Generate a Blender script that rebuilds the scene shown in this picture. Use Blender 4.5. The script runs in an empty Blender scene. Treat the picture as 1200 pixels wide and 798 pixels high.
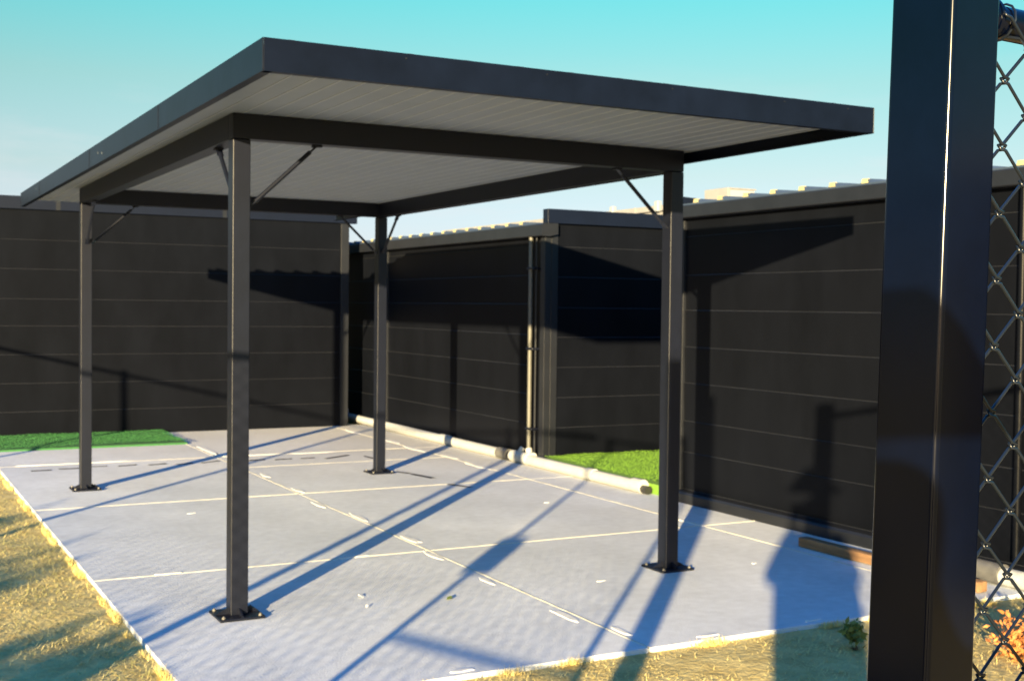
import bpy, bmesh, math, random
import numpy as np
from mathutils import Vector, Matrix

S = bpy.context.scene
C = S.collection
R = math.radians

# ------------------------------------------------------------------ camera
YAW, PITCH, ROLL = 0.49042, -0.02756, 0.01151
CAM = Vector((-1.69707, -6.10276, 1.57924))
fw = Vector((math.sin(YAW)*math.cos(PITCH), math.cos(YAW)*math.cos(PITCH), math.sin(PITCH)))
rt = Vector((math.cos(YAW), -math.sin(YAW), 0)); up = rt.cross(fw)
rt2 = rt*math.cos(ROLL)+up*math.sin(ROLL); up2 = -rt*math.sin(ROLL)+up*math.cos(ROLL)
cd = bpy.data.cameras.new('camera'); cam = bpy.data.objects.new('camera', cd); C.objects.link(cam)
cam.matrix_world = Matrix(((rt2.x, up2.x, -fw.x, CAM.x), (rt2.y, up2.y, -fw.y, CAM.y), (rt2.z, up2.z, -fw.z, CAM.z), (0, 0, 0, 1)))
cd.sensor_width = 36.0; cd.sensor_fit = 'HORIZONTAL'; cd.lens = 1439.4/1200*36
cd.clip_start = 0.05; cd.clip_end = 2000
cd.dof.use_dof = True; cd.dof.focus_distance = 1.62; cd.dof.aperture_fstop = 16
S.camera = cam

# ------------------------------------------------------------------ light
AZ, EL = 0.7217, 0.1547            # where the sunlight travels to, and how high the sun stands
sd = Vector((math.sin(AZ)*math.cos(EL), math.cos(AZ)*math.cos(EL), -math.sin(EL)))
sl = bpy.data.lights.new('sun', 'SUN'); sl.energy = 5.0; sl.angle = R(0.5); sl.color = (1.0, 0.77, 0.41)
so = bpy.data.objects.new('sun', sl); C.objects.link(so)
so.rotation_euler = sd.to_track_quat('-Z', 'Y').to_euler(); so.location = (-8, -10, 6)

W = bpy.data.worlds.new('World'); S.world = W; W.use_nodes = True
nt = W.node_tree; nt.nodes.clear()
out = nt.nodes.new('ShaderNodeOutputWorld'); bg = nt.nodes.new('ShaderNodeBackground')
sky = nt.nodes.new('ShaderNodeTexSky'); sky.sky_type = 'NISHITA'; sky.sun_disc = False
sky.sun_elevation = EL; sky.sun_rotation = AZ + math.pi
sky.air_density = 1.0; sky.dust_density = 0.4; sky.ozone_density = 1.5
geo = nt.nodes.new('ShaderNodeTexCoord'); sep = nt.nodes.new('ShaderNodeSeparateXYZ')
ramp = nt.nodes.new('ShaderNodeValToRGB')
# the tint the photograph gives its sky: pale at the horizon, turquoise above it, deep blue further up
SKYTINT = [(0.0, (0.62, 0.71, 1.30)), (0.052, (0.53, 0.55, 0.87)), (0.105, (0.59, 0.59, 0.65)), (0.174, (0.54, 0.69, 0.60)), (0.242, (0.34, 0.86, 0.70)), (0.342, (0.24, 0.92, 1.02)), (0.5, (0.20, 1.00, 1.65)), (0.707, (0.20, 1.15, 2.5)), (1.0, (0.25, 1.35, 3.2))]
mix = nt.nodes.new('ShaderNodeMix'); mix.data_type = 'RGBA'; mix.blend_type = 'MULTIPLY'; mix.inputs[0].default_value = 1
nt.links.new(geo.outputs['Generated'], sep.inputs[0]); nt.links.new(sep.outputs['Z'], ramp.inputs[0])
els = ramp.color_ramp.elements
while len(els) > 1: els.remove(els[-1])
els[0].position = 0; els[0].color = tuple(c/4 for c in SKYTINT[0][1])+(1,)
for p_, c_ in SKYTINT[1:]:
    e_ = els.new(p_); e_.color = tuple(c/4 for c in c_)+(1,)
dbl = nt.nodes.new('ShaderNodeVectorMath'); dbl.operation = 'SCALE'; dbl.inputs[3].default_value = 4.0
nt.links.new(ramp.outputs[0], dbl.inputs[0])
nt.links.new(sky.outputs[0], mix.inputs[6]); nt.links.new(dbl.outputs[0], mix.inputs[7])
cmap = nt.nodes.new('ShaderNodeMapping'); cmap.inputs['Scale'].default_value = (3.0, 3.0, 16.0); cmap.inputs['Rotation'].default_value = (0.08, 0.05, 0)
cn = nt.nodes.new('ShaderNodeTexNoise'); cn.inputs['Scale'].default_value = 1.6; cn.inputs['Detail'].default_value = 7; cn.inputs['Roughness'].default_value = 0.62
nt.links.new(geo.outputs['Generated'], cmap.inputs[0]); nt.links.new(cmap.outputs[0], cn.inputs[0])
cr = nt.nodes.new('ShaderNodeMapRange'); cr.inputs[1].default_value = 0.50; cr.inputs[2].default_value = 0.78; cr.inputs[4].default_value = 0.65; nt.links.new(cn.outputs[0], cr.inputs[0])
ce = nt.nodes.new('ShaderNodeMapRange'); ce.inputs[1].default_value = 0.20; ce.inputs[2].default_value = 0.06; nt.links.new(sep.outputs['Z'], ce.inputs[0])
cm = nt.nodes.new('ShaderNodeMath'); cm.operation = 'MULTIPLY'; nt.links.new(cr.outputs[0], cm.inputs[0]); nt.links.new(ce.outputs[0], cm.inputs[1])
cl = nt.nodes.new('ShaderNodeMix'); cl.data_type = 'RGBA'; cl.inputs[7].default_value = (3.5, 3.4, 3.5, 1)
nt.links.new(cm.outputs[0], cl.inputs[0]); nt.links.new(mix.outputs[2], cl.inputs[6])
nt.links.new(cl.outputs[2], bg.inputs[0]); bg.inputs[1].default_value = 0.05
nt.links.new(bg.outputs[0], out.inputs[0])

S.view_settings.view_transform = 'Standard'; S.view_settings.look = 'None'
S.view_settings.exposure = 2.3; S.view_settings.gamma = 1.0
try: S.view_settings.use_curve_mapping = False
except Exception: pass

# ------------------------------------------------------------------ materials
def mat(name, col, rough=0.6, metal=0.0, var=0.0, vscale=6.0, bump=0.0, bscale=40.0, col2=None, spec=0.5, stretch=(1, 1, 1), coat=0.0, detail=6):
    m = bpy.data.materials.new(name); m.use_nodes = True; t = m.node_tree; b = t.nodes['Principled BSDF']
    b.inputs['Base Color'].default_value = (*col, 1); b.inputs['Roughness'].default_value = rough
    b.inputs['Metallic'].default_value = metal; b.inputs['Specular IOR Level'].default_value = spec
    b.inputs['Coat Weight'].default_value = coat
    if var or bump or col2:
        tc = t.nodes.new('ShaderNodeNewGeometry'); mp = t.nodes.new('ShaderNodeMapping'); mp.inputs['Scale'].default_value = stretch
        t.links.new(tc.outputs['Position'], mp.inputs[0])
    if var or col2:
        n = t.nodes.new('ShaderNodeTexNoise'); n.inputs['Scale'].default_value = vscale; n.inputs['Detail'].default_value = detail
        n.inputs['Roughness'].default_value = 0.65
        t.links.new(mp.outputs[0], n.inputs[0])
        r = t.nodes.new('ShaderNodeValToRGB'); e = r.color_ramp.elements
        c2 = col2 or tuple(min(1, c*(1+var)) for c in col); c1 = col if col2 else tuple(c*(1-var) for c in col)
        e[0].position = 0.3; e[0].color = (*c1, 1); e[1].position = 0.7; e[1].color = (*c2, 1)
        t.links.new(n.outputs[0], r.inputs[0]); t.links.new(r.outputs[0], b.inputs['Base Color'])
    if bump:
        n2 = t.nodes.new('ShaderNodeTexNoise'); n2.inputs['Scale'].default_value = bscale; n2.inputs['Detail'].default_value = 5
        t.links.new(mp.outputs[0], n2.inputs[0])
        bp = t.nodes.new('ShaderNodeBump'); bp.inputs['Strength'].default_value = bump; bp.inputs['Distance'].default_value = 0.01
        t.links.new(n2.outputs[0], bp.inputs['Height']); t.links.new(bp.outputs[0], b.inputs['Normal'])
    return m

def concrete_mat():
    m = mat('grey_concrete', (0.44, 0.45, 0.47), 0.85, bump=0.25, bscale=90)
    t = m.node_tree; b = t.nodes['Principled BSDF']; N = t.nodes.new; L = t.links.new
    g = N('ShaderNodeNewGeometry')
    def noise(scale, det, stretch=(1, 1, 1)):
        mp = N('ShaderNodeMapping'); mp.inputs['Scale'].default_value = stretch; L(g.outputs['Position'], mp.inputs[0])
        n = N('ShaderNodeTexNoise'); n.inputs['Scale'].default_value = scale; n.inputs['Detail'].default_value = det; L(mp.outputs[0], n.inputs[0]); return n
    a = noise(0.9, 5); f = noise(14, 8); st = noise(5, 4, (0.4, 3.0, 1)); big = noise(0.35, 3)
    r = N('ShaderNodeValToRGB'); r.color_ramp.elements[0].position = 0.3; r.color_ramp.elements[1].position = 0.72
    r.color_ramp.elements[0].color = (0.47, 0.50, 0.54, 1); r.color_ramp.elements[1].color = (0.585, 0.615, 0.655, 1)
    L(a.outputs[0], r.inputs[0])
    def mul(c, n, lo, hi):
        mr = N('ShaderNodeMapRange'); mr.inputs[1].default_value = 0.3; mr.inputs[2].default_value = 0.7; mr.inputs[3].default_value = lo; mr.inputs[4].default_value = hi
        L(n.outputs[0], mr.inputs[0]); x = N('ShaderNodeVectorMath'); x.operation = 'SCALE'; L(c, x.inputs[0]); L(mr.outputs[0], x.inputs[3]); return x.outputs[0]
    c = mul(r.outputs[0], f, 0.92, 1.06); c = mul(c, st, 0.975, 1.025); c = mul(c, noise(2.3, 7, (1, .6, 1)), 0.93, 1.05); c = mul(c, noise(160, 2), 0.94, 1.05)
    # sandy dust lies towards the far sheds
    sp = N('ShaderNodeSeparateXYZ'); L(g.outputs['Position'], sp.inputs[0])
    ad = N('ShaderNodeMath'); ad.operation = 'ADD'; L(sp.outputs['X'], ad.inputs[0]); L(sp.outputs['Y'], ad.inputs[1])
    nb = N('ShaderNodeMath'); nb.operation = 'MULTIPLY_ADD'; nb.inputs[1].default_value = 5; L(big.outputs[0], nb.inputs[0]); L(ad.outputs[0], nb.inputs[2])
    mr = N('ShaderNodeMapRange'); mr.inputs[1].default_value = 7.5; mr.inputs[2].default_value = 14.0; mr.inputs[3].default_value = 0; mr.inputs[4].default_value = 0.65
    L(nb.outputs[0], mr.inputs[0])
    mx = N('ShaderNodeMix'); mx.data_type = 'RGBA'; L(mr.outputs[0], mx.inputs[0]); L(c, mx.inputs[6]); mx.inputs[7].default_value = (0.44, 0.41, 0.34, 1)
    L(mx.outputs[2], b.inputs['Base Color'])
    return m

M = dict(
    concrete=concrete_mat(),
    joint=mat('cream_joint_sealant', (0.50, 0.49, 0.42), 0.8, var=0.2, vscale=12),
    mortar=mat('white_mortar', (0.62, 0.62, 0.60), 0.9, var=0.1, vscale=30),
    mark_dark=mat('black_mark', (0.02, 0.02, 0.018), 0.7),
    clad=mat('charcoal_cladding', (0.0031, 0.0038, 0.0062), 0.36, var=0.22, vscale=2.5, bump=0.03, bscale=25, spec=0.08, stretch=(1, 1, 0.4)),
    trim=mat('charcoal_trim', (0.0085, 0.0100, 0.0145), 0.45, var=0.15, spec=0.3),
    cap=mat('slate_capping', (0.0022, 0.0042, 0.0125), 0.40, var=0.15, vscale=3, spec=0.3),
    steel=mat('charcoal_steel', (0.0033, 0.0048, 0.0118), 0.42, var=0.15, vscale=8, bump=0.03, bscale=60, spec=0.35),
    fascia=mat('slate_fascia', (0.0024, 0.0044, 0.0120), 0.40, var=0.25, vscale=5, bump=0.04, bscale=12, spec=0.13),
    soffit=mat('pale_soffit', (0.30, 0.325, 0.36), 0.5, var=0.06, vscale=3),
    rib_glint=mat('soffit_rib_glint', (0.46, 0.48, 0.50), 0.35),  # soffit colour lightened to paint the glint along the ribs
    roof=mat('grey_roof_sheet', (0.030, 0.045, 0.075), 0.4, var=0.1),
    pale_roof=mat('pale_grey_roofing', (0.20, 0.20, 0.205), 0.5, var=0.08),
    foam=mat('cream_foam', (0.30, 0.27, 0.15), 0.8, var=0.1, vscale=20),
    pvc=mat('white_pvc', (0.37, 0.38, 0.385), 0.40, var=0.1, vscale=5),
    cream_pvc=mat('cream_pvc', (0.075, 0.075, 0.068), 0.5, var=0.2),
    coupling=mat('grey_rubber', (0.10, 0.10, 0.10), 0.45, var=0.2),
    rubber=mat('black_rubber', (0.02, 0.02, 0.02), 0.4),
    seam_pale=mat('pale_seam_ledge', (0.0075, 0.0090, 0.0125), 0.7, var=0.8, vscale=1.3),
    bolt=mat('dull_bolt_steel', (0.10, 0.10, 0.10), 0.5, metal=0.3),
    scuffed=mat('scuffed_paint', (0.05, 0.06, 0.07), 0.6),
    seam_faint=mat('faint_seam_ledge', (0.0050, 0.0060, 0.0085), 0.7, var=0.8, vscale=1.3),
    zinc=mat('zinc', (0.55, 0.55, 0.55), 0.35, metal=0.7),
    black=mat('black_gloss_paint', (0.0006, 0.0018, 0.0080), 0.16, var=0.25, vscale=6, bump=0.012, bscale=9, spec=0.26),
    wire=mat('black_coated_wire', (0.006, 0.009, 0.016), 0.28, spec=0.4),
    timber=mat('orange_timber', (0.21, 0.115, 0.055), 0.85, var=0.35, vscale=3, stretch=(8, 1, 8), bump=0.2),
    turf_dim=mat('green_turf_dim_tone', (0.022, 0.115, 0.030), 0.9, var=0.3, vscale=60),  # same turf as the next entry, with dimmer light put into the green
    turf_lit=mat('green_turf_lit_tone', (0.115, 0.24, 0.022), 0.9, var=0.25, vscale=60),
    soil=mat('dry_soil', (0.35, 0.26, 0.085), 0.95, col2=(0.60, 0.49, 0.20), vscale=7, bump=0.8, bscale=35),
    straw=mat('straw', (0.45, 0.35, 0.11), 0.9, col2=(0.76, 0.64, 0.27), vscale=9),
    straw_green=mat('faded_green_blades', (0.20, 0.21, 0.07), 0.9, col2=(0.36, 0.33, 0.12), vscale=9),
    leaf=mat('green_leaf', (0.05, 0.09, 0.025), 0.7, var=0.4, vscale=10),
    weed=mat('weed_leaf', (0.09, 0.13, 0.03), 0.7, var=0.4, vscale=10),
    rust=mat('rust_orange_leaf', (0.26, 0.08, 0.02), 0.8, col2=(0.55, 0.22, 0.06), vscale=25),
    bark=mat('bark', (0.12, 0.08, 0.05), 0.9, var=0.3),
    white=mat('white_paint', (0.22, 0.24, 0.27), 0.5),
    skin=mat('skin', (0.50, 0.32, 0.24), 0.6), cloth=mat('navy_cloth', (0.03, 0.035, 0.06), 0.9, var=0.2, vscale=20),
    felt=mat('tan_felt', (0.30, 0.24, 0.15), 0.9, var=0.1),
)

# ------------------------------------------------------------------ helpers
def tag(o, label=None, cat=None, group=None, kind=None):
    if label: o['label'] = label
    if cat: o['category'] = cat
    if group: o['group'] = group
    if kind: o['kind'] = kind
    return o
def thing(name, loc, label, cat, group=None, rot=(0, 0, 0)):
    o = bpy.data.objects.new(name, None); C.objects.link(o); o.location = loc; o.rotation_euler = rot
    o.empty_display_size = 0.1
    return tag(o, label, cat, group)
def origin(p):
    v = Vector((0, 0, 0))
    while p is not None: v += Vector(p.location); p = p.parent
    return v
def link(name, me, m, parent=None, label=None, smooth=False):
    me.materials.append(M[m] if isinstance(m, str) else m)
    if smooth:
        for f in me.polygons: f.use_smooth = True
    o = bpy.data.objects.new(name, me); C.objects.link(o)
    if parent is not None: o.parent = parent
    if label: o['label'] = label
    return o
class MB:
    """collects shapes, given in world coordinates, into one mesh object"""
    def __init__(s): s.bm = bmesh.new()
    def box(s, x0, x1, y0, y1, z0, z1, bev=0.0, seg=1):
        if x1 < x0: x0, x1 = x1, x0
        if y1 < y0: y0, y1 = y1, y0
        r = bmesh.ops.create_cube(s.bm, size=1)
        for v in r['verts']:
            v.co = Vector((x0+(v.co.x+.5)*(x1-x0), y0+(v.co.y+.5)*(y1-y0), z0+(v.co.z+.5)*(z1-z0)))
        if bev:
            es = set(e for v in r['verts'] for e in v.link_edges)
            bmesh.ops.bevel(s.bm, geom=list(es), offset=bev, segments=seg, profile=0.5, affect='EDGES')
        return s
    def bar(s, a, b, w, h, upv=(0, 0, 1)):
        a, b = Vector(a), Vector(b); d = (b-a).normalized(); u = Vector(upv)
        if abs(d.dot(u)) > .98: u = Vector((1, 0, 0))
        r = d.cross(u).normalized(); u = r.cross(d).normalized()
        vs = [s.bm.verts.new(p+r*(i*w/2)+u*(j*h/2)) for p in (a, b) for i, j in ((-1, -1), (1, -1), (1, 1), (-1, 1))]
        for f in ((3, 2, 1, 0), (4, 5, 6, 7), (0, 1, 5, 4), (1, 2, 6, 5), (2, 3, 7, 6), (3, 0, 4, 7)): s.bm.faces.new([vs[i] for i in f])
        return s
    def tube(s, pts, rad, n=12, cap=True, radii=None):
        pts = [Vector(p) for p in pts]; rings = []; ref = None
        for i, p in enumerate(pts):
            d = (pts[min(i+1, len(pts)-1)]-pts[max(i-1, 0)]).normalized()
            if ref is None:
                ref = Vector((0, 0, 1)) if abs(d.z) < .9 else Vector((1, 0, 0))
            r = d.cross(ref).normalized(); u = r.cross(d).normalized(); ref = u
            rr = radii[i] if radii else rad
            rings.append([s.bm.verts.new(p+(r*math.cos(t)+u*math.sin(t))*rr) for t in [2*math.pi*k/n for k in range(n)]])
        for A, B in zip(rings, rings[1:]):
            for k in range(n): s.bm.faces.new((A[k], A[(k+1) % n], B[(k+1) % n], B[k]))
        if cap: s.bm.faces.new(rings[0][::-1]); s.bm.faces.new(rings[-1])
        return s
    def prism(s, poly, d):
        """extrudes the 3-D polygon poly by the vector d"""
        a = [s.bm.verts.new(Vector(p)) for p in poly]; b = [s.bm.verts.new(Vector(p)+Vector(d)) for p in poly]
        s.bm.faces.new(a[::-1]); s.bm.faces.new(b); n = len(a)
        for i in range(n): s.bm.faces.new((a[i], a[(i+1) % n], b[(i+1) % n], b[i]))
        return s
    def build(s, name, m, parent=None, label=None, smooth=False):
        bmesh.ops.recalc_face_normals(s.bm, faces=s.bm.faces)
        me = bpy.data.meshes.new(name); s.bm.to_mesh(me); s.bm.free()
        me.transform(Matrix.Translation(-origin(parent)))
        o = link(name, me, m, parent, label)
        if smooth:
            for f in me.polygons: f.use_smooth = True
            try: me.set_sharp_from_angle(angle=R(40))
            except Exception: pass
        return o
def box(name, m, parent, x0, x1, y0, y1, z0, z1, bev=0.0, seg=1, label=None):
    o = MB().box(x0, x1, y0, y1, z0, z1, bev, seg).build(name, m, parent, label)
    if bev >= .003: wn(o)
    return o
def wn(o):
    for f in o.data.polygons: f.use_smooth = True
    w = o.modifiers.new('weighted_normal', 'WEIGHTED_NORMAL'); w.weight = 100
    return o
def blades(name, m, n, area, lmin, lmax, wid, lift, seed, z=0.0, keep=None):
    """n thin blades over the rectangle; lift 0 lies flat, 1 stands up"""
    g = np.random.default_rng(seed)
    x = g.uniform(area[0], area[1], n); y = g.uniform(area[2], area[3], n)
    if keep is not None:
        k = keep(x, y, g); x, y = x[k], y[k]; n = len(x)
    a = g.uniform(0, 2*np.pi, n); L = g.uniform(lmin, lmax, n); t = g.uniform(0.1, 1, n)*lift
    zz = z+g.uniform(-0.003, 0.006, n)+ground_z(x, y)
    dx, dy = np.cos(a), np.sin(a); ct = np.cos(t*1.4)
    p0 = np.stack([x-dy*wid, y+dx*wid, zz], 1); p1 = np.stack([x+dy*wid, y-dx*wid, zz], 1)
    p2 = np.stack([x+dx*L*ct, y+dy*L*ct, zz+L*np.sin(t*1.4)+0.002], 1)
    v = np.stack([p0, p1, p2], 1).reshape(-1, 3)
    me = bpy.data.meshes.new(name)
    me.vertices.add(len(v)); me.vertices.foreach_set('co', v.ravel())
    me.loops.add(len(v)); me.loops.foreach_set('vertex_index', np.arange(len(v)))
    me.polygons.add(n); me.polygons.foreach_set('loop_start', np.arange(n)*3); me.polygons.foreach_set('loop_total', np.full(n, 3))
    me.update(); return link(name, me, m)
def ground_z(x, y):
    b = 0.010*np.sin(x*3.1+1.3*np.sin(y*2.3))+0.008*np.sin(y*4.7+x*1.9)+0.005*np.sin(x*11+y*7)+0.004*np.sin(y*13-x*9)
    near = np.clip(np.minimum(np.abs(x+0.53), 9)*0+1, 0, 1)
    return -0.021+b*0.40*near

# ------------------------------------------------------------------ ground
def make_ground():
    bm = bmesh.new()
    def grid(x0, x1, y0, y1, st):
        nx, ny = max(1, int(round((x1-x0)/st))), max(1, int(round((y1-y0)/st)))
        V = [[bm.verts.new((x0+(x1-x0)*i/nx, y0+(y1-y0)*j/ny, 0)) for i in range(nx+1)] for j in range(ny+1)]
        for j in range(ny):
            for i in range(nx): bm.faces.new((V[j][i], V[j][i+1], V[j+1][i+1], V[j+1][i]))
    xs = [-400, -12, 14, 400]; ys = [-400, -9, 18, 400]
    for a in range(3):
        for b in range(3):
            if a == 1 and b == 1: grid(-12, 14, -9, 18, 0.1)
            else: grid(xs[a], xs[a+1], ys[b], ys[b+1], max(xs[a+1]-xs[a], ys[b+1]-ys[b]))
    for v in bm.verts:
        inn = -11.9 < v.co.x < 13.9 and -8.9 < v.co.y < 17.9
        v.co.z = float(ground_z(np.array(v.co.x), np.array(v.co.y))) if inn else -0.021
        if -0.6 <= v.co.x <= 4.4 and -1.5 <= v.co.y <= 9.1: v.co.z = min(v.co.z, -0.024)
    me = bpy.data.meshes.new('ground'); bm.to_mesh(me); bm.free()
    return tag(link('ground', me, 'soil', smooth=True), kind='structure')
make_ground()

def off_slab(x, y, g): return ~((x > -0.535) & (x < 4.4) & (y > -1.415) & (y < 9.2))
def patchy(x, y, g): return off_slab(x, y, g) & (np.sin(x*5.3+2*np.sin(y*3.1))+np.sin(y*6.1-x*2.2)+g.normal(0, .8, len(x)) > -0.6)
tag(blades('dry_grass', 'straw', 60000, (-2.6, -0.50, -2.6, 9.0), 0.015, 0.05, 0.0018, 0.35, 1, keep=patchy), 'short straw coloured dry grass on the soil beside the slab', 'grass', kind='stuff')
tag(blades('dry_grass', 'straw', 34000, (-0.6, 5.2, -3.0, -1.40), 0.015, 0.05, 0.0018, 0.35, 2, keep=patchy), 'short straw coloured dry grass along the near edge of the slab', 'grass', kind='stuff')
def greenish(x, y, g): return off_slab(x, y, g) & (np.abs(x+0.75+0.15*np.sin(y*2)) < 0.22+g.normal(0, .1, len(x)))
tag(blades('green_grass', 'straw_green', 9000, (-1.3, -0.50, -1.5, 4.5), 0.015, 0.04, 0.0018, 0.5, 3, keep=greenish), 'faded green grass tips growing along the left slab edge', 'grass', kind='stuff')

def at_edge(x, y, g):
    e = (np.abs(x+0.548) < 0.018) & (y > -1.42) | (np.abs(y+1.43) < 0.020) & (x > -0.55)
    return e & (np.sin(x*7+1)+np.sin(y*5.1)+np.sin((x+y)*17)+g.normal(0, .6, len(x)) > 0.7)
tag(blades('edge_grass', 'straw', 40000, (-0.57, -0.52, -1.45, 8.0), 0.018, 0.045, 0.0016, 1.0, 6, keep=at_edge), 'ragged dry grass tips standing against the left slab edge', 'grass', kind='stuff')
tag(blades('edge_grass', 'straw', 26000, (-0.57, 4.3, -1.46, -1.41), 0.018, 0.045, 0.0016, 1.0, 7, keep=at_edge), 'ragged dry grass tips standing against the near slab edge', 'grass', kind='stuff')
# ------------------------------------------------------------------ slab
slab = MB().box(-0.50, 4.36, -1.385, 7.68, -0.30, -0.012).box(1.60, 4.36, 7.68, 9.2, -0.30, -0.012).build('slab', 'concrete')
tag(slab, kind='structure')
XJ = [-0.52, 1.560, 3.745, 4.38]; YJ = [-1.40, 1.105, 3.735, 6.42, 9.15]
for i in range(3):
    for j in range(4):
        x0, x1, y0, y1 = XJ[i], XJ[i+1], YJ[j], YJ[j+1]
        if i == 0 and j == 3: y1 = 7.70
        box('slab_panel', 'concrete', slab, x0+(0.006 if i else 0), x1-0.006, y0+(0.006 if j else 0), y1-0.006, -0.05, 0, 0.004)
rj = random.Random(5)
def wavy_strip(name, m, x0, y0, x1, y1, w, z=0.0022, jig=0.003, parent=slab):
    if name == 'joint_strip': w *= .72
    bm = MB(); n = max(2, int(math.hypot(x1-x0, y1-y0)/0.12)); L = math.hypot(x1-x0, y1-y0); nx, ny = -(y1-y0)/L, (x1-x0)/L
    prev = None
    for k in range(n+1):
        t = k/n; ww = w/2*(1+rj.uniform(-.35, .35)); o = rj.uniform(-jig, jig); x, y = x0+(x1-x0)*t, y0+(y1-y0)*t
        cur = [bm.bm.verts.new((x+nx*(o+ww), y+ny*(o+ww), -0.002)), bm.bm.verts.new((x+nx*(o+ww*.5), y+ny*(o+ww*.5), z)),
               bm.bm.verts.new((x+nx*(o-ww*.5), y+ny*(o-ww*.5), z)), bm.bm.verts.new((x+nx*(o-ww), y+ny*(o-ww), -0.002))]
        if prev:
            for q in range(3): bm.bm.faces.new((prev[q], prev[q+1], cur[q+1], cur[q]))
        prev = cur
    return bm.build(name, m, parent)
for x0, y0, x1, y1, w in [(1.56, -1.39, 1.56, 9.1, .020), (3.745, -1.39, 3.745, 9.1, .022), (-0.51, 1.105, 1.545, 1.105, .018), (1.575, 1.105, 3.73, 1.105, .016),
                          (3.76, 1.105, 4.28, 1.105, .016), (-0.51, 3.735, 1.545, 3.735, .018), (1.575, 3.735, 3.73, 3.735, .018),
                          (-0.51, 6.42, 1.545, 6.42, .034), (1.575, 6.42, 3.73, 6.42, .02), (1.6, 5.52, 3.72, 5.52, .03)]:
    wavy_strip('joint_strip', 'joint', x0, y0, x1, y1, w)
def blob(name, m, x, y, a, b, ang, z=0.004, parent=slab, seed=0, n=11, label=None):
    g = random.Random(seed+int(x*1000+y*77)); bm = MB(); c, s_ = math.cos(ang), math.sin(ang); top = []; bot = []
    for k in range(n):
        t = 2*math.pi*k/n; r = 1+g.uniform(-.3, .25); u, v = a*r*math.cos(t), b*r*math.sin(t)
        top.append(bm.bm.verts.new((x+(u*c-v*s_)*.9, y+(u*s_+v*c)*.9, z))); bot.append(bm.bm.verts.new((x+u*c-v*s_, y+u*s_+v*c, -0.001)))
    bm.bm.faces.new(top)
    for k in range(n): bm.bm.faces.new((bot[k], bot[(k+1) % n], top[(k+1) % n], top[k]))
    return bm.build(name, m, parent, label)
H = math.pi/2
for x, y, a, b, an in [(1.60, 1.50, .17, .035, H), (1.515, 0.95, .15, .03, H), (1.50, 0.16, .11, .022, H), (1.505, -0.72, .14, .035, H), (1.60, -1.08, .10, .02, H),
                       (1.60, 2.45, .20, .035, H), (1.52, 3.1, .18, .03, H), (1.61, 3.9, .16, .03, H), (-0.10, 1.12, .10, .016, 0), (1.05, 1.12, .14, .02, 0.1),
                       (1.66, 6.55, .2, .05, H), (1.62, 7.0, .5, .035, H), (3.78, 7.1, .25, .04, H), (3.72, 6.3, .3, .045, H), (3.78, 5.5, .2, .035, H), (3.72, 4.7, .3, .04, H),
                       (2.0, 6.44, .3, .03, 0), (2.6, 6.40, .35, .025, 0), (0.1, 6.45, .6, .022, 0), (3.75, 8.3, .3, .04, H), (3.74, 1.3, .25, .03, H), (1.62, 4.9, .15, .03, H),
                       (0.52, 3.13, .035, .012, .4), (3.22, 2.48, .03, .012, .4), (3.23, -0.11, .02, .01, .4), (2.1, -0.12, .04, .008, .2), (0.61, -1.345, .06, .02, 0), (1.93, -1.35, .07, .015, 0), (2.6, -1.35, .05, .012, 0)]:
    blob('mortar_patch', 'mortar', x, y, a, b, an)
for x0, y0, x1, y1, w in [(-0.27, 6.03, -0.09, 6.03, .05), (-.02, 6.07, .20, 6.07, .05), (.27, 6.12, .43, 6.12, .035), (.52, 6.08, .70, 6.12, .05), (.80, 6.05, .98, 6.09, .05),
                          (1.06, 5.98, 1.22, 6.04, .06), (1.30, 6.0, 1.50, 6.1, .05), (1.78, 6.02, 1.95, 6.02, .07), (2.04, 5.98, 2.22, 5.98, .06), (2.31, 5.97, 2.46, 5.97, .05),
                          (2.54, 5.85, 2.86, 6.05, .06), (2.98, 5.9, 3.02, 5.5, .04), (2.82, 4.66, 2.90, 4.50, .045), (2.90, 4.45, 2.96, 4.12, .06), (2.92, 3.72, 3.03, 3.47, .045)]:
    wavy_strip('dark_mark', 'mark_dark', x0, y0, x1, y1, w, z=0.005, jig=.008)  # short dark strips lying flat on the slab

# artificial turf: one kind, its lighting difference painted as two greens
tl = MB().box(-3.2, 1.575, 7.705, 9.02, -0.04, 0.018, 0.006).build('artificial_turf', 'turf_dim'); tag(tl, 'green artificial turf strip, toned dimmer for the light, at the foot of the long left shed wall', 'turf')
tr = MB().box(4.284, 9.0, 2.245, 4.44, -0.04, 0.085).build('artificial_turf', 'turf_lit'); tag(tr, 'green artificial turf, toned brighter for the light, in the gap between two sheds behind the white pipe', 'turf')
def fuzz(name, m, area, z, n, seed, lab):
    me_o = blades(name, m, n, area, 0.006, 0.012, 0.0022, 0.9, seed, z=z+0.04)
    return tag(me_o, lab, 'turf pile', kind='stuff')
fuzz('turf_pile', 'turf_dim', (-0.9, 1.57, 7.71, 9.0), 0.018, 40000, 11, 'short green turf fibres in the dim light tone below the left shed wall')
fuzz('turf_pile', 'turf_lit', (4.30, 6.4, 2.5, 4.43), 0.085, 40000, 12, 'short green turf fibres in the bright light tone in the gap between the sheds')

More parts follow.
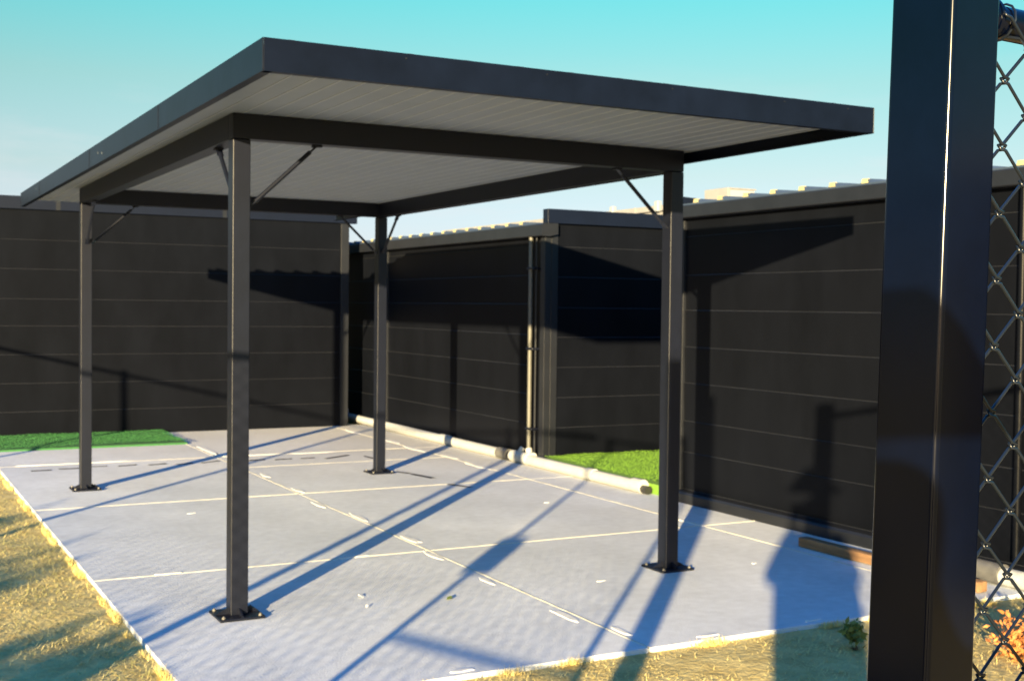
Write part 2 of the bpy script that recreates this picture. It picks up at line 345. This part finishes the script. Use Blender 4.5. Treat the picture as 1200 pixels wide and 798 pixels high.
# ------------------------------------------------------------------ shelter (carport)
SW, SDp, HB, BT, PS = 2.652, 4.676, 2.40, 2.525, 0.045
sh = thing('shelter', (0, 0, 0), 'open four post shelter with flat charcoal roof and pale ribbed soffit standing on the slab', 'shelter')
for px, py in ((0, 0), (0, SDp), (SW, 0), (SW, SDp)):
    post = box('post', 'steel', sh, px-PS, px+PS, py-PS, py+PS, 0.012, HB-0.002, 0.005, 2)
    bp = MB().box(px-0.115, px+0.115, py-0.115, py+0.115, 0.0, 0.014, 0.003).build('base_plate', 'steel', post)
    for dx, dy in ((1, 0), (-1, 0), (0, 1), (0, -1)):
        a = Vector((px+dx*PS, py+dy*PS, 0.014)); o_ = Vector((dx, dy, 0)); t_ = Vector((-dy, dx, 0))*0.004
        MB().prism([a-t_, a+o_*0.062-t_, a+o_*0.062-t_+Vector((0, 0, .006)), a-t_+Vector((0, 0, .034))], t_*2).build('gusset', 'steel', post)
    for sx in (-1, 1):
        for sy in (-1, 1):
            bx, by = px+sx*0.093, py+sy*0.093
            MB().tube([(bx, by, 0.013), (bx, by, 0.021)], 0.010, 6).tube([(bx, by, 0.020), (bx, by, 0.026)], 0.005, 8).build('anchor_bolt', 'bolt', post)
beamd = dict(seg=1)
box('beam', 'steel', sh, -PS, SW+PS, -PS, PS, HB, BT, 0.003)
box('beam', 'steel', sh, -PS, SW+PS, SDp-PS, SDp+PS, HB, BT, 0.003)
box('beam', 'steel', sh, -PS, PS, PS+.001, SDp-PS-.001, HB, BT, 0.003)
box('beam', 'steel', sh, SW-PS, SW+PS, PS+.001, SDp-PS-.001, HB, BT, 0.003)
def brace(px, py, dx, dy):
    a = Vector((px+dx*PS, py+dy*PS, 2.06)); b = Vector((px+dx*(PS+.36), py+dy*(PS+.36), HB-0.004)); d = (b-a).normalized(); side = Vector((-dy, dx, 0))
    mb = MB(); mb.tube([a+d*.05, b-d*.05], 0.0115, 12)
    mb.bar(a, a+d*.06, 0.034, 0.006, side.cross(d)); mb.bar(b-d*.06, b, 0.034, 0.006, side.cross(d))
    br = mb.build('brace', 'steel', sh, smooth=True)
    MB().box(b.x-.022, b.x+.022, b.y-.022, b.y+.022, HB-.012, HB-.001).build('brace_plate', 'steel', br)
for px, dx in ((0, 1), (SW, -1)):
    for py, dy in ((0, 1), (SDp, -1)):
        brace(px, py, dx, 0)
        if not (px == SW and py == 0): brace(px, py, 0, dy)
RX0, RX1, RY0, RY1 = -0.338, SW+0.125, -1.527, SDp+1.567
# soffit pans: one lengthwise pan every 108 mm with a small rib between them, sun glint painted in its paler colour
nx = int((RX1-RX0-0.05)/0.108)
x = RX0+0.02
while x < RX1-0.03:
    x1 = min(x+0.108, RX1-0.02)
    if x1-x > 0.02:
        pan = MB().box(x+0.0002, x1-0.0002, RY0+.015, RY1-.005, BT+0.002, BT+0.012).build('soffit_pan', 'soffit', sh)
        MB().prism([(x1-.005, RY0+.02, BT+0.003), (x1+.005, RY0+.02, BT+0.003), (x1+.0035, RY0+.02, BT-0.0002), (x1-.0035, RY0+.02, BT-0.0002)], (0, RY1-RY0-.04, 0)).build('soffit_rib', 'rib_glint', pan)
    x = x1
box('roof_sheet', 'roof', sh, RX0+.01, RX1-.01, RY0+.012, RY1, BT+.0125, BT+.040)
k = RX0+0.12
while k < RX1-0.05:
    MB().prism([(k-.035, RY0+.02, BT+.041), (k+.035, RY0+.02, BT+.041), (k+.014, RY0+.02, BT+.068), (k-.014, RY0+.02, BT+.068)], (0, RY1-RY0-.02, 0)).build('roof_rib', 'roof', sh)
    k += 0.25
FZ0, FZ1 = 2.462, 2.588
def zf(X): return -0.00389*X
def fascia(x0, x1, y0, y1, lipx=0, lipy=0):
    mb = MB().box(x0, x1, y0, y1, FZ0, FZ1, 0.0015)
    if lipx: mb.box(min(x0, x0+lipx), max(x1, x1+lipx), y0+.001, y1-.001, FZ0-0.0015, FZ0+.0012)
    if lipy: mb.box(x0+.001, x1-.001, min(y0, y0+lipy), max(y1, y1+lipy), FZ0-0.0015, FZ0+.0012)
    return mb.build('fascia', 'fascia', sh)
f_near = fascia(RX0+.0045, RX1-.0045, RY0, RY0+.004, lipy=.03)
f_left = fascia(RX0, RX0+.004, RY0, RY1, lipx=.035)
f_right = fascia(RX1-.004, RX1, RY0, RY1, lipx=-.035)
for (X, Y) in [(RX0, 0.3), (RX0, 2.4), (RX0, 4.9)]:
    MB().box(X-.0022, X-.0004, Y, Y+.006, FZ0+.002, FZ1-.002).build('lap_joint', 'cap', f_left)
for X in (.25, .9, 1.55, 2.2, 2.6):
    MB().tube([(X, RY0-.003, FZ1-.02), (X, RY0+.001, FZ1-.02)], .0035, 8).build('rivet', 'trim', f_near)
for Y, Z, a in ((1.9, 2.50, .05), (2.05, 2.515, .03), (5.1, 2.53, .03)):
    MB().prism([(RX0-.0012, Y, Z), (RX0-.0012, Y+a, Z+.008), (RX0-.0012, Y+a*.7, Z+.020), (RX0-.0012, Y+a*.2, Z+.012)], (.001, 0, 0)).build('scuff', 'scuffed', f_left)

# ------------------------------------------------------------------ sheds
def panels(parent, axis, plane, a0, a1, seams, ztop, zbot, back, m='clad', seam_mat=True):
    """horizontal cladding boards on the plane axis=plane; the outer face looks to the negative side"""
    zs = [zbot]+sorted([z for z in seams if zbot+.05 < z < ztop-.03])+[ztop]
    for z0, z1 in zip(zs, zs[1:]):
        mb = MB(); d = 0.008
        prof = [(d, z0), (0.001, z1-.005), (0.004, z1-.001), (back, z1-.001), (back, z0)]
        seam_pale = [(0.0025, z1-.0025), (0.0035, z1-.0002), (d-.0005, z1+.0012), (d-.0005, z1-.0005), (0.0042, z1-.0008), (0.0030, z1-.0030)]  # paler strip along the top edge of each board
        def run(pr, m_, pa, nm, w0, w1):
            q = MB()
            if axis == 'x': q.prism([(plane+p, w0, z) for p, z in pr], (0, w1-w0, 0))
            else: q.prism([(w0, plane+p, z) for p, z in pr], (w1-w0, 0, 0))
            return q.build(nm, m_, pa)
        bd = run(prof, m, parent, 'wall_board', a0, a1)
        if z1 < ztop-.01 and seam_mat: run(seam_pale, 'seam_pale' if seam_mat is True else seam_mat, bd, 'ledge', a0+.002, a1-.002)
def shed_roof(parent, x0, x1, y0, y1, z, rise, sp, phase, mroof='roof'):
    """roof sheet falling to the west eave, trapezoid ribs along X, cream foam closure in each rib end"""
    MB().prism([(x0, y0, z), (x1, y0, z+rise), (x1, y0, z+rise-.04), (x0, y0, z-.02)], (0, y1-y0, 0)).build('roof_sheet', mroof, parent)
    y = phase
    while y < y1-.05:
        if y > y0+.05:
            P = [(x0, y-.042, z+.001), (x0, y+.042, z+.001), (x0, y+.020, z+.030), (x0, y-.020, z+.030)]
            s_ = (x1-x0, 0, rise)
            rb = MB().prism([(a+.004, b, c) for a, b, c in P], s_).build('roof_rib', mroof, parent)
            MB().prism([(x0-.002, y-.030, z+.0005), (x0-.002, y+.030, z+.0005), (x0-.002, y+.022, z+.030), (x0-.002, y-.022, z+.030)], (.028, 0, 0.001)).build('foam_closure', 'foam', rb)
        y += sp
# left shed
ls = thing('long_shed', (-1.5, 9.036, 0), 'long charcoal clad shed wall with flat slate capping at the left back', 'shed')
panels(ls, 'y', 9.036, -9.0, 3.85, [.30, .63, .961, 1.293, 1.605, 1.95, 2.287], 2.63, -0.03, .05, seam_mat='seam_faint')
box('shed_body', 'clad', ls, -8.98, 3.93, 9.09, 13.0, -0.05, 2.62)
box('corner_trim', 'trim', ls, 3.852, 3.962, 9.022, 9.088, -0.03, 2.628, .004)
MB().box(-9.03, 4.065, 9.005, 9.10, 2.632, 2.782, .004).build('capping', 'cap', ls)
box('roof_sheet', 'roof', ls, -9.0, 4.0, 9.101, 13.0, 2.63, 2.70)
for xx in (-1.6, 0.35, 2.3):
    MB().box(xx, xx+.05, 9.0035, 9.0048, 2.634, 2.780).build('capping_lap', 'trim', ls)
# corner shed: west wall behind the pipe, south wall facing the turf
cs = thing('corner_shed', (4.31, 4.45, 0), 'charcoal clad corner shed with ribbed roof behind the white pipe and downpipe', 'shed')
SE = [.08, .40, .70, .99, 1.30, 1.61, 1.90, 2.20]
panels(cs, 'x', 4.31, 4.78, 8.52, SE, 2.285, -.03, .05)
panels(cs, 'x', 4.31, 8.94, 14.0, SE, 2.285, -.03, .05)
box('door_jamb', 'trim', cs, 4.296, 4.36, 8.522, 8.60, -.03, 2.28, .003)
box('door_leaf', 'clad', cs, 4.318, 4.36, 8.602, 8.86, -.03, 2.28, .003)
box('door_jamb', 'trim', cs, 4.296, 4.36, 8.862, 8.938, -.03, 2.28, .003)
box('corner_recess', 'clad', cs, 4.335, 4.36, 4.53, 4.778, -.03, 2.28)
box('corner_trim', 'trim', cs, 4.288, 4.36, 4.436, 4.528, -.03, 2.283, .004)
box('corner_trim', 'trim', cs, 4.362, 4.44, 4.438, 4.50, .02, 2.398, .004)
box('shed_body', 'clad', cs, 4.37, 9.4, 4.51, 14.0, -.05, 2.27)
panels(cs, 'y', 4.45, 4.442, 9.4, [.38, .68, .98, 1.28, 1.575, 1.88, 2.178], 2.398, -.03, .05)
MB().prism([(4.262, 0, 2.285), (4.262, 0, 2.400), (4.285, 0, 2.412), (4.37, 0, 2.412), (4.37, 0, 2.285)][::1], (0, 1, 0)).bm.free()
def eave(parent, y0, y1, zb, zt):
    return MB().prism([(4.222, y0, zb), (4.214, y0, zb+.006), (4.219, y0, zt-.012), (4.232, y0, zt), (4.40, y0, zt+.004), (4.40, y0, zb+.02), (4.306, y0, zb-.003)], (0, y1-y0, 0)).build('eave_flashing', 'trim', parent)
eave(cs, 4.375, 14.0, 2.275, 2.398)
shed_roof(cs, 4.226, 9.5, 4.52, 14.0, 2.404, .02, .313, 4.83)
box('capping', 'cap', cs, 4.300, 9.5, 4.405, 4.51, 2.403, 2.545, .004)
# right shed
rs = thing('right_shed', (4.31, 0, 0), 'charcoal clad shed on the right with ribbed roof, behind the black gate post', 'shed')
S4 = [.10, .404, .660, .972, 1.267, 1.567, 1.854, 2.168]
panels(rs, 'x', 4.31, -8.0, 2.135, S4, 2.312, -.03, .05)
box('corner_trim', 'trim', rs, 4.290, 4.40, 2.137, 2.235, -.03, 2.310, .004)
box('shed_body', 'clad', rs, 4.37, 9.4, -8.0, 2.22, -.05, 2.30)
eave(rs, -8.0, 2.24, 2.313, 2.420)
shed_roof(rs, 4.226, 9.5, -8.0, 2.24, 2.426, .10, .311, 1.90-.311*30)
pl_ = MB().prism([(4.225, -8, 0), (4.225, -8, .072), (4.240, -8, .088), (4.305, -8, .094), (4.305, -8, 0)], (0, 10.23, 0)).build('plinth_channel', 'trim', rs)
for y in (-1.3, -4.5): MB().box(4.2225, 4.2245, y, y+.03, .004, .070).build('plinth_lap', 'zinc', pl_)
dp = MB().tube([(4.285, -1.19, .12), (4.285, -1.19, 2.30)], .022, 10).build('wall_conduit', 'clad', rs, smooth=True)
# far shed over the roofs
fs = thing('far_shed', (9, 12, 0), 'distant pale grey shed roof showing above the corner shed', 'shed')
box('shed_body', 'pale_roof', fs, 9.05, 14, 8.75, 17, -.05, 3.04)
MB().prism([(9, 8.80, 3.13), (14, 8.80, 3.3), (14, 8.80, 3.05), (9, 8.80, 3.05)], (0, 8.2, 0)).build('roof_sheet', 'pale_roof', fs)
MB().prism([(8.98, 8.70, 3.07), (8.98, 8.70, 3.225), (9.86, 8.70, 3.175), (9.86, 8.70, 3.07)], (0, .09, 0)).build('capping', 'cap', fs)
for y in (9.30, 10.55, 12.2): MB().box(8.96, 9.04, y-.05, y+.05, 3.04, 3.20, .01).build('roof_vent', 'white', fs)
for i in range(9): MB().box(8.985, 8.998, 9.9+i*.7, 9.93+i*.7, 2.9, 3.135).build('wall_batten', 'pale_roof', fs)
fs2 = thing('roof_unit', (10.8, 9.6, 3.0), 'small white box with a grey frame standing on a distant roof', 'roof unit')
box('housing', 'white', fs2, 10.60, 11.10, 9.6, 10.2, 2.9, 3.49, .01)
box('frame', 'pale_roof', fs2, 10.545, 10.597, 9.59, 10.2, 2.9, 3.515, .005)
box('frame', 'pale_roof', fs2, 10.598, 11.12, 9.59, 10.2, 3.492, 3.515, .003)
tag(box('far_roof', 'roof', None, 9.9, 15.5, 9.3, 14, 0, 3.25), 'low blue grey roof line far behind the right shed', 'shed')

# ------------------------------------------------------------------ pipes
pipe = thing('drain_pipe', (4.235, 5.8, 0), 'long white drain pipe lying along the foot of the corner shed', 'pipe')
PR = .052; PX = 4.225
def seg(y0, y1, m='pvc', r=PR, name='pipe_section', x0=PX, x1=PX): return MB().tube([(x0, y0, r if r < .06 else .058), (x1, y1, r if r < .06 else .058)], r, 20).build(name, m, pipe, smooth=True)
seg(9.75, 6.66); seg(6.50, 5.22); seg(4.62, 3.42); seg(3.40, 2.62)
seg(6.67, 6.49, 'pvc', .0575, 'coupling'); seg(5.24, 5.02, 'coupling', .058, 'coupling'); seg(5.03, 4.93, 'rubber', .048, 'pipe_section')
seg(4.94, 4.60, 'pvc', .059, 'tee_fitting'); seg(3.47, 3.36, 'pvc', .0565, 'coupling'); seg(2.72, 2.58, 'pvc', .060, 'socket_end'); seg(2.58, 2.50, 'rubber', .036, 'end_plug')
MB().tube([(PX-.02, 9.72, .052), (PX-.02, 9.72, .16)], .028, 12).build('riser_stub', 'pvc', pipe, smooth=True)
MB().tube([(PX, 4.77, .06), (PX, 4.77, .13), (PX+.02, 4.77, .15)], .03, 12).build('riser_stub', 'pvc', pipe, smooth=True)
dpn = thing('downpipe', (4.25, 4.64, 0), 'slim cream downpipe running down the corner of the corner shed', 'downpipe')
MB().tube([(4.256, 4.665, .13), (4.256, 4.665, 2.272)], .022, 14).build('pipe_shaft', 'cream_pvc', dpn, smooth=True)
MB().tube([(4.256, 4.665, .16), (4.256, 4.655, .12), (4.250, 4.63, .09), (4.250, 4.56, .085)], .036, 14, radii=[.034, .036, .040, .043]).build('elbow', 'pvc', dpn, smooth=True)
MB().tube([(4.275, 4.585, .10), (4.275, 4.585, 2.27)], .010, 8).build('conduit', 'trim', dpn, smooth=True)
for z in (.35, 1.15, 1.95):
    MB().box(4.226, 4.334, 4.565, 4.702, z, z+.022, .003).build('bracket', 'steel', dpn)
rp = thing('drain_pipe', (4.16, -2, 0), 'white drain pipe with a black coupling seen through the chain link mesh', 'pipe')
MB().tube([(4.15, -1.17, .055), (4.17, -6, .055)], .052, 20).build('pipe_section', 'pvc', rp, smooth=True)
MB().tube([(4.15, -0.93, .062), (4.15, -1.22, .062)], .062, 20).build('coupling', 'coupling', rp, smooth=True)
MB().tube([(4.15, -0.93, .06), (4.15, -0.90, .06)], .066, 20).build('socket_end', 'cream_pvc', rp, smooth=True)
tb = MB().box(3.845, 3.925, -1.30, 0.19, 0.004, 0.066, .008, 2).build('timber_sleeper', 'timber', smooth=True)
tag(tb, 'rough orange timber batten lying on the slab in front of the right shed', 'timber')

# small litter on the slab
for i, (x, y, a) in enumerate([(1.12, -0.15, .5), (.70, .09, 2.), (.65, -.13, 1.)]):
    mb = MB(); c, s_ = math.cos(a), math.sin(a); L_, w_ = (.030, .020, .015)[i], (.012, .007, .006)[i]
    pts = [(-L_, 0, .004), (-.3*L_, w_, .012), (.5*L_, w_*.8, .016), (L_, 0, .008), (.5*L_, -w_*.8, .012), (-.3*L_, -w_, .006)]
    mb.prism([(x+p*c-q*s_, y+p*s_+q*c, r) for p, q, r in pts], (0, 0, .0015))
    tag(mb.build('dry_leaf', 'weed' if i == 0 else 'mortar'), ['small curled green leaf lying on the slab near the front', 'tiny pale leaf on the slab left of the green one', 'tiny pale leaf on the slab closest to the front edge'][i], 'leaf', 'leaves on the slab')

# ------------------------------------------------------------------ chain link fencing
GAP = 0.0425            # half of the mesh diagonal
def wire_mesh(H_, wr=.0022):
    n = int(H_/GAP); pts = []; r = .0026
    for k in range(n):
        s_ = 1 if k % 2 == 0 else -1; xa, xb = (0, GAP) if s_ > 0 else (GAP, 0); z0 = k*GAP; yy = r*s_
        e = .0048*s_
        pts += [(xa+(xb-xa)*.10, yy, z0+GAP*.10), (xa+(xb-xa)*.90, yy, z0+GAP*.90), (xb+e*.9, yy*.8, z0+GAP*1.0-.0025), (xb+e*.9, -yy*.8, z0+GAP*1.0+.0025)]
    mb = MB(); mb.tube(pts, wr, 6)
    bmesh.ops.recalc_face_normals(mb.bm, faces=mb.bm.faces)
    me = bpy.data.meshes.new('wire'); mb.bm.to_mesh(me); mb.bm.free(); me.materials.append(M['wire'])
    for f in me.polygons: f.use_smooth = True
    return me
WM = wire_mesh(1.87); WM2 = wire_mesh(1.87, .0017)
def mesh_run(parent, a, b, z0, me=None):
    """hangs zigzag wires from a to b (offsets from the parent)"""
    a, b = Vector(a), Vector(b); d = b-a; L = d.length; ang = math.atan2(d.y, d.x); n = int(L/GAP); d.normalize()
    for k in range(n):
        o = bpy.data.objects.new('wire', me or WM2); C.objects.link(o); o.parent = parent
        o.location = (a.x+d.x*GAP*k, a.y+d.y*GAP*k, z0 + (GAP if k % 2 else 0)*1.0)
        o.rotation_euler = (0, 0, ang)
fp = thing('chain_link_fence', (-0.529, -4.975, -0.04), 'black chain link fence panel with thick square black post at the right edge', 'fence', rot=(0, 0.026, 0))
def lbox(name, m, parent, x0, x1, y0, y1, z0, z1, bev=0., seg=1):
    o = origin(parent); return box(name, m, parent, o.x+x0, o.x+x1, o.y+y0, o.y+y1, o.z+z0, o.z+z1, bev, seg)
lbox('post', 'black', fp, -.0475, .0475, -.0475, .0475, 0, 2.09, .0075, 5).rotation_euler = (0, 0, .10)
def ltube(name, m, parent, pts, r, n=20): 
    o = origin(parent); return MB().tube([o+Vector(p) for p in pts], r, n).build(name, m, parent, smooth=True)
RZ = 2.0
rail = ltube('top_rail', 'black', fp, [(.05, .0, RZ), (2.4, .0, RZ)], .0215)
ltube('rail_sleeve', 'black', fp, [(.046, .0, RZ), (.078, .0, RZ)], .0285, 24)
ltube('rail_band', 'black', fp, [(.070, .0, RZ), (.0745, .0, RZ)], .0300, 24)
ltube('bottom_rail', 'black', fp, [(.046, 0, .08), (2.4, 0, .08)], .018)
lbox('post', 'black', fp, 2.40, 2.49, -.045, .045, 0, 2.1, .0055, 2)
mesh_run(fp, (.035, -.030, 0), (2.39, -.030, 0), .09, WM)
for k in range(8):
    xk = .10+k*.3
    pts = [(xk+.004*math.sin(t), .0 + .0245*math.cos(t), RZ+.0245*math.sin(t)) for t in [2*math.pi*i/14 for i in range(14)]]
    ltube('wire_tie', 'wire', fp, pts+[(xk+.004, -.030, RZ-.025), (xk+.01, -.034, RZ-.038)], .0016, 6)
# the fence run left of the camera, whose rails, posts and mesh throw the shadows on slab and walls
def post_at(parent, x, y, s, h):
    o = origin(parent); return wn(MB().box(x-s/2, x+s/2, y-s/2, y+s/2, -.04, h, .004).build('post', 'black', parent))
gp = thing('gate', (-1.72, -5.04, -.04), 'open chain link gate with square frame, just left of the picture', 'gate')
post_at(gp, -1.72, -5.04, .09, 2.3)
ga, gb = Vector((-1.742, -4.76, 0)), Vector((-2.15, -3.76, 0))
leaf = MB(); 
for z in (.08, .64, 1.93): leaf.tube([(ga.x, ga.y, z), (gb.x, gb.y, z)], .013, 10)
for g_ in (ga, gb): leaf.tube([(g_.x, g_.y, .06), (g_.x, g_.y, 1.95)], .020, 10)
leaf.build('gate_frame', 'black', gp, smooth=True)
MB().box(gb.x-.05, gb.x+.10, gb.y-.06, gb.y+.06, .86, 1.04, .01).build('latch_box', 'black', gp)
mesh_run(gp, (ga.x+1.72, ga.y+5.04, 0), (gb.x+1.72, gb.y+5.04, 0), .09)
lf = thing('chain_link_fence', (-2.82, -2.9, -.04), 'chain link fence run with top rail continuing from the gate past the left edge', 'fence')
line = [(-2.20, -3.66), (-2.82, -2.90), (-4.10, -.80), (-4.10, 3.10), (-4.10, 6.90)]
for x_, y_ in line[1:]: post_at(lf, x_, y_, .05, 2.0)
for (xa, ya), (xb, yb) in zip(line, line[1:]):
    MB().tube([(xa, ya, 1.945), (xb, yb, 1.945)], .021, 10).build('top_rail', 'black', lf, smooth=True)
mesh_run(lf, (line[0][0]+2.82, line[0][1]+2.9, 0), (0, 0, 0), .09)
mesh_run(lf, (0, 0, 0), (line[2][0]+2.82, line[2][1]+2.9, 0), .09)

# ------------------------------------------------------------------ plants
def crown(name, m, parent, c, rad, n, size, seed, squash=1.0, clumps=14):
    g = np.random.default_rng(seed)
    cc = g.normal(0, 1, (clumps, 3)); cc /= np.linalg.norm(cc, axis=1)[:, None]; cc *= rad*g.uniform(.3, .85, (clumps, 1)); cc[:, 2] *= squash
    p = cc[g.integers(0, clumps, n)]+g.normal(0, rad*.17, (n, 3)); p += np.array(c)
    d1 = g.normal(0, 1, (n, 3)); d1 /= np.linalg.norm(d1, axis=1)[:, None]; d2 = np.cross(d1, g.normal(0, 1, (n, 3))); d2 /= np.linalg.norm(d2, axis=1)[:, None]
    s_ = size*g.uniform(.6, 1.3, (n, 1))
    v = np.stack([p-d1*s_, p+d2*s_*.45, p+d1*s_, p-d2*s_*.45], 1).reshape(-1, 3)
    v -= np.array(origin(parent))
    me = bpy.data.meshes.new(name); me.from_pydata(v.tolist(), [], np.arange(n*4).reshape(-1, 4).tolist())
    return link(name, me, m, parent)
def shrub(x, y, h, lab, r=.45, seed=0, m='leaf', n=1600, size=.035):
    t = thing('shrub', (x, y, -.04), lab, 'shrub', 'shrubs outside the left fence')
    crown('foliage', m, t, (x, y, h-r*.9), r, n, size, seed, 1.0)
    g = random.Random(seed)
    for k in range(5):
        a = g.uniform(0, 6.28); MB().tube([(x, y, -.04), (x+.1*math.cos(a), y+.1*math.sin(a), h*.4), (x+.3*math.cos(a), y+.3*math.sin(a), h*.8)], .02, 6, radii=[.022, .014, .005]).build('stem', 'bark', t)
shrub(-5.3, -5.25, 1.15, 'low leafy shrub nearest the gate outside the fence', .48, 1, n=3800)
shrub(-6.15, -4.3, 1.20, 'rounded leafy shrub behind the low one outside the fence', .50, 2, n=3800)
shrub(-6.0, -2.3, 1.20, 'leafy shrub farthest along the left fence', .45, 3, n=3800)
shrub(-4.7, -4.95, .84, 'smallest leafy shrub close to the diagonal fence', .45, 4, n=4200)
shrub(-5.1, -4.45, .82, 'spreading dark shrub between the small one and the fence', .55, 5, n=4200)
wd = thing('weed', (2.45, -1.80, -.04), 'small green weed on the dirt just left of the black post', 'weed')
crown('foliage', 'weed', wd, (2.45, -1.80, .06), .085, 220, .022, 8, .8, 7)
crown('stem', 'bark', wd, (2.45, -1.80, -.02), .02, 12, .02, 9)
ob = thing('dry_bush', (3.02, -2.30, -.04), 'clump of rust orange dry leaves behind the chain link mesh at lower right', 'bush')
crown('foliage', 'rust', ob, (3.07, -2.36, .08), .25, 1500, .020, 21, .42, 20)
MB().tube([(3.02, -2.3, -.05), (3.05, -2.32, .1)], .008, 6).tube([(3.02, -2.3, -.05), (3.15, -2.25, .12)], .006, 6).build('stem', 'bark', ob)

# ------------------------------------------------------------------ the photographer (throws the broad shadow on slab and right wall)
def person():
    back = Vector((-math.sin(YAW), -math.cos(YAW), 0)); right = Vector((math.cos(YAW), -math.sin(YAW), 0)); base = Vector((CAM.x, CAM.y, 0))+back*.36+right*.03
    t = thing('person', (base.x, base.y, -.04), 'person in navy clothes with added shadow-casting headgear holding a camera up to the face', 'person')
    def P(r, f, z): return right*r-back*f+Vector((0, 0, z+.04))
    V = []; E = []; Rr = []
    def v(p, r, link_=None):
        V.append(tuple(p)); Rr.append(r); i = len(V)-1
        if link_ is not None: E.append((link_, i))
        return i
    pel = v(P(0, 0, .95), .20); ab = v(P(0, 0, 1.12), .205, pel); ch = v(P(0, .01, 1.33), .20, ab); ne = v(P(0, .02, 1.47), .062, ch)
    h1 = v(P(0, .05, 1.58), .085, ne); v(P(0, .05, 1.70), .085, h1)
    for s_ in (-1, 1):
        hip = v(P(s_*.11, 0, .86), .12, pel); kn = v(P(s_*.13, .03, .50), .085, hip); an = v(P(s_*.14, 0, .08), .042, kn); v(P(s_*.16, .17, .03), .035, an)
        sh_ = v(P(s_*.17, .01, 1.41), .062, ch); el = v(P(s_*.25, .10, 1.17), .060, sh_); wr = v(P(s_*.10, .20, 1.45), .028, el)
        pm = v(P(s_*.085, .245, 1.53), .030, wr)
        for q in range(4):
            a_ = v(P(s_*(.09-.012*q), .272, 1.552+.014*q), .009, pm); v(P(s_*(.055-.008*q), .29, 1.558+.014*q), .008, a_)
        a_ = v(P(s_*.062, .225, 1.53), .010, pm); v(P(s_*.04, .235, 1.535), .009, a_)
    me = bpy.data.meshes.new('body'); me.from_pydata(V, E, []); o = link('body', me, 'cloth', t)
    o.modifiers.new('skin', 'SKIN'); 
    if not me.skin_vertices: me.skin_vertices.new()
    for i, r in enumerate(Rr): me.skin_vertices[0].data[i].radius = (r, r)
    me.skin_vertices[0].data[0].use_root = True
    sb = o.modifiers.new('sub', 'SUBSURF'); sb.levels = 1; sb.render_levels = 2
    hm = MB(); c0 = base+right*0-back*.05
    hm.tube([(c0.x, c0.y, 1.745), (c0.x, c0.y, 1.752)], .19, 28).tube([(c0.x, c0.y, 1.752), (c0.x, c0.y, 1.80), (c0.x, c0.y, 1.85), (c0.x, c0.y, 1.90)], .1, 24, radii=[.16, .135, .10, .05])
    hm.build('shadow_hat', 'felt', t, smooth=True)  # unseen hat, added and shaped to cast the cone shadow on the wall
    k = base+right*(-.03)-back*.29
    hc = thing('camera_body', (k.x, k.y, 1.50), 'black hand held camera in front of the person', 'camera')
    a = MB(); f0 = Vector((k.x, k.y, 1.565)); a.bar(f0-right*.065, f0+right*.065, .045, .09); a.build('housing', 'black', hc)
    MB().tube([f0-back*.022, f0-back*.04], .03, 16).build('lens', 'black', hc, smooth=True)
person()
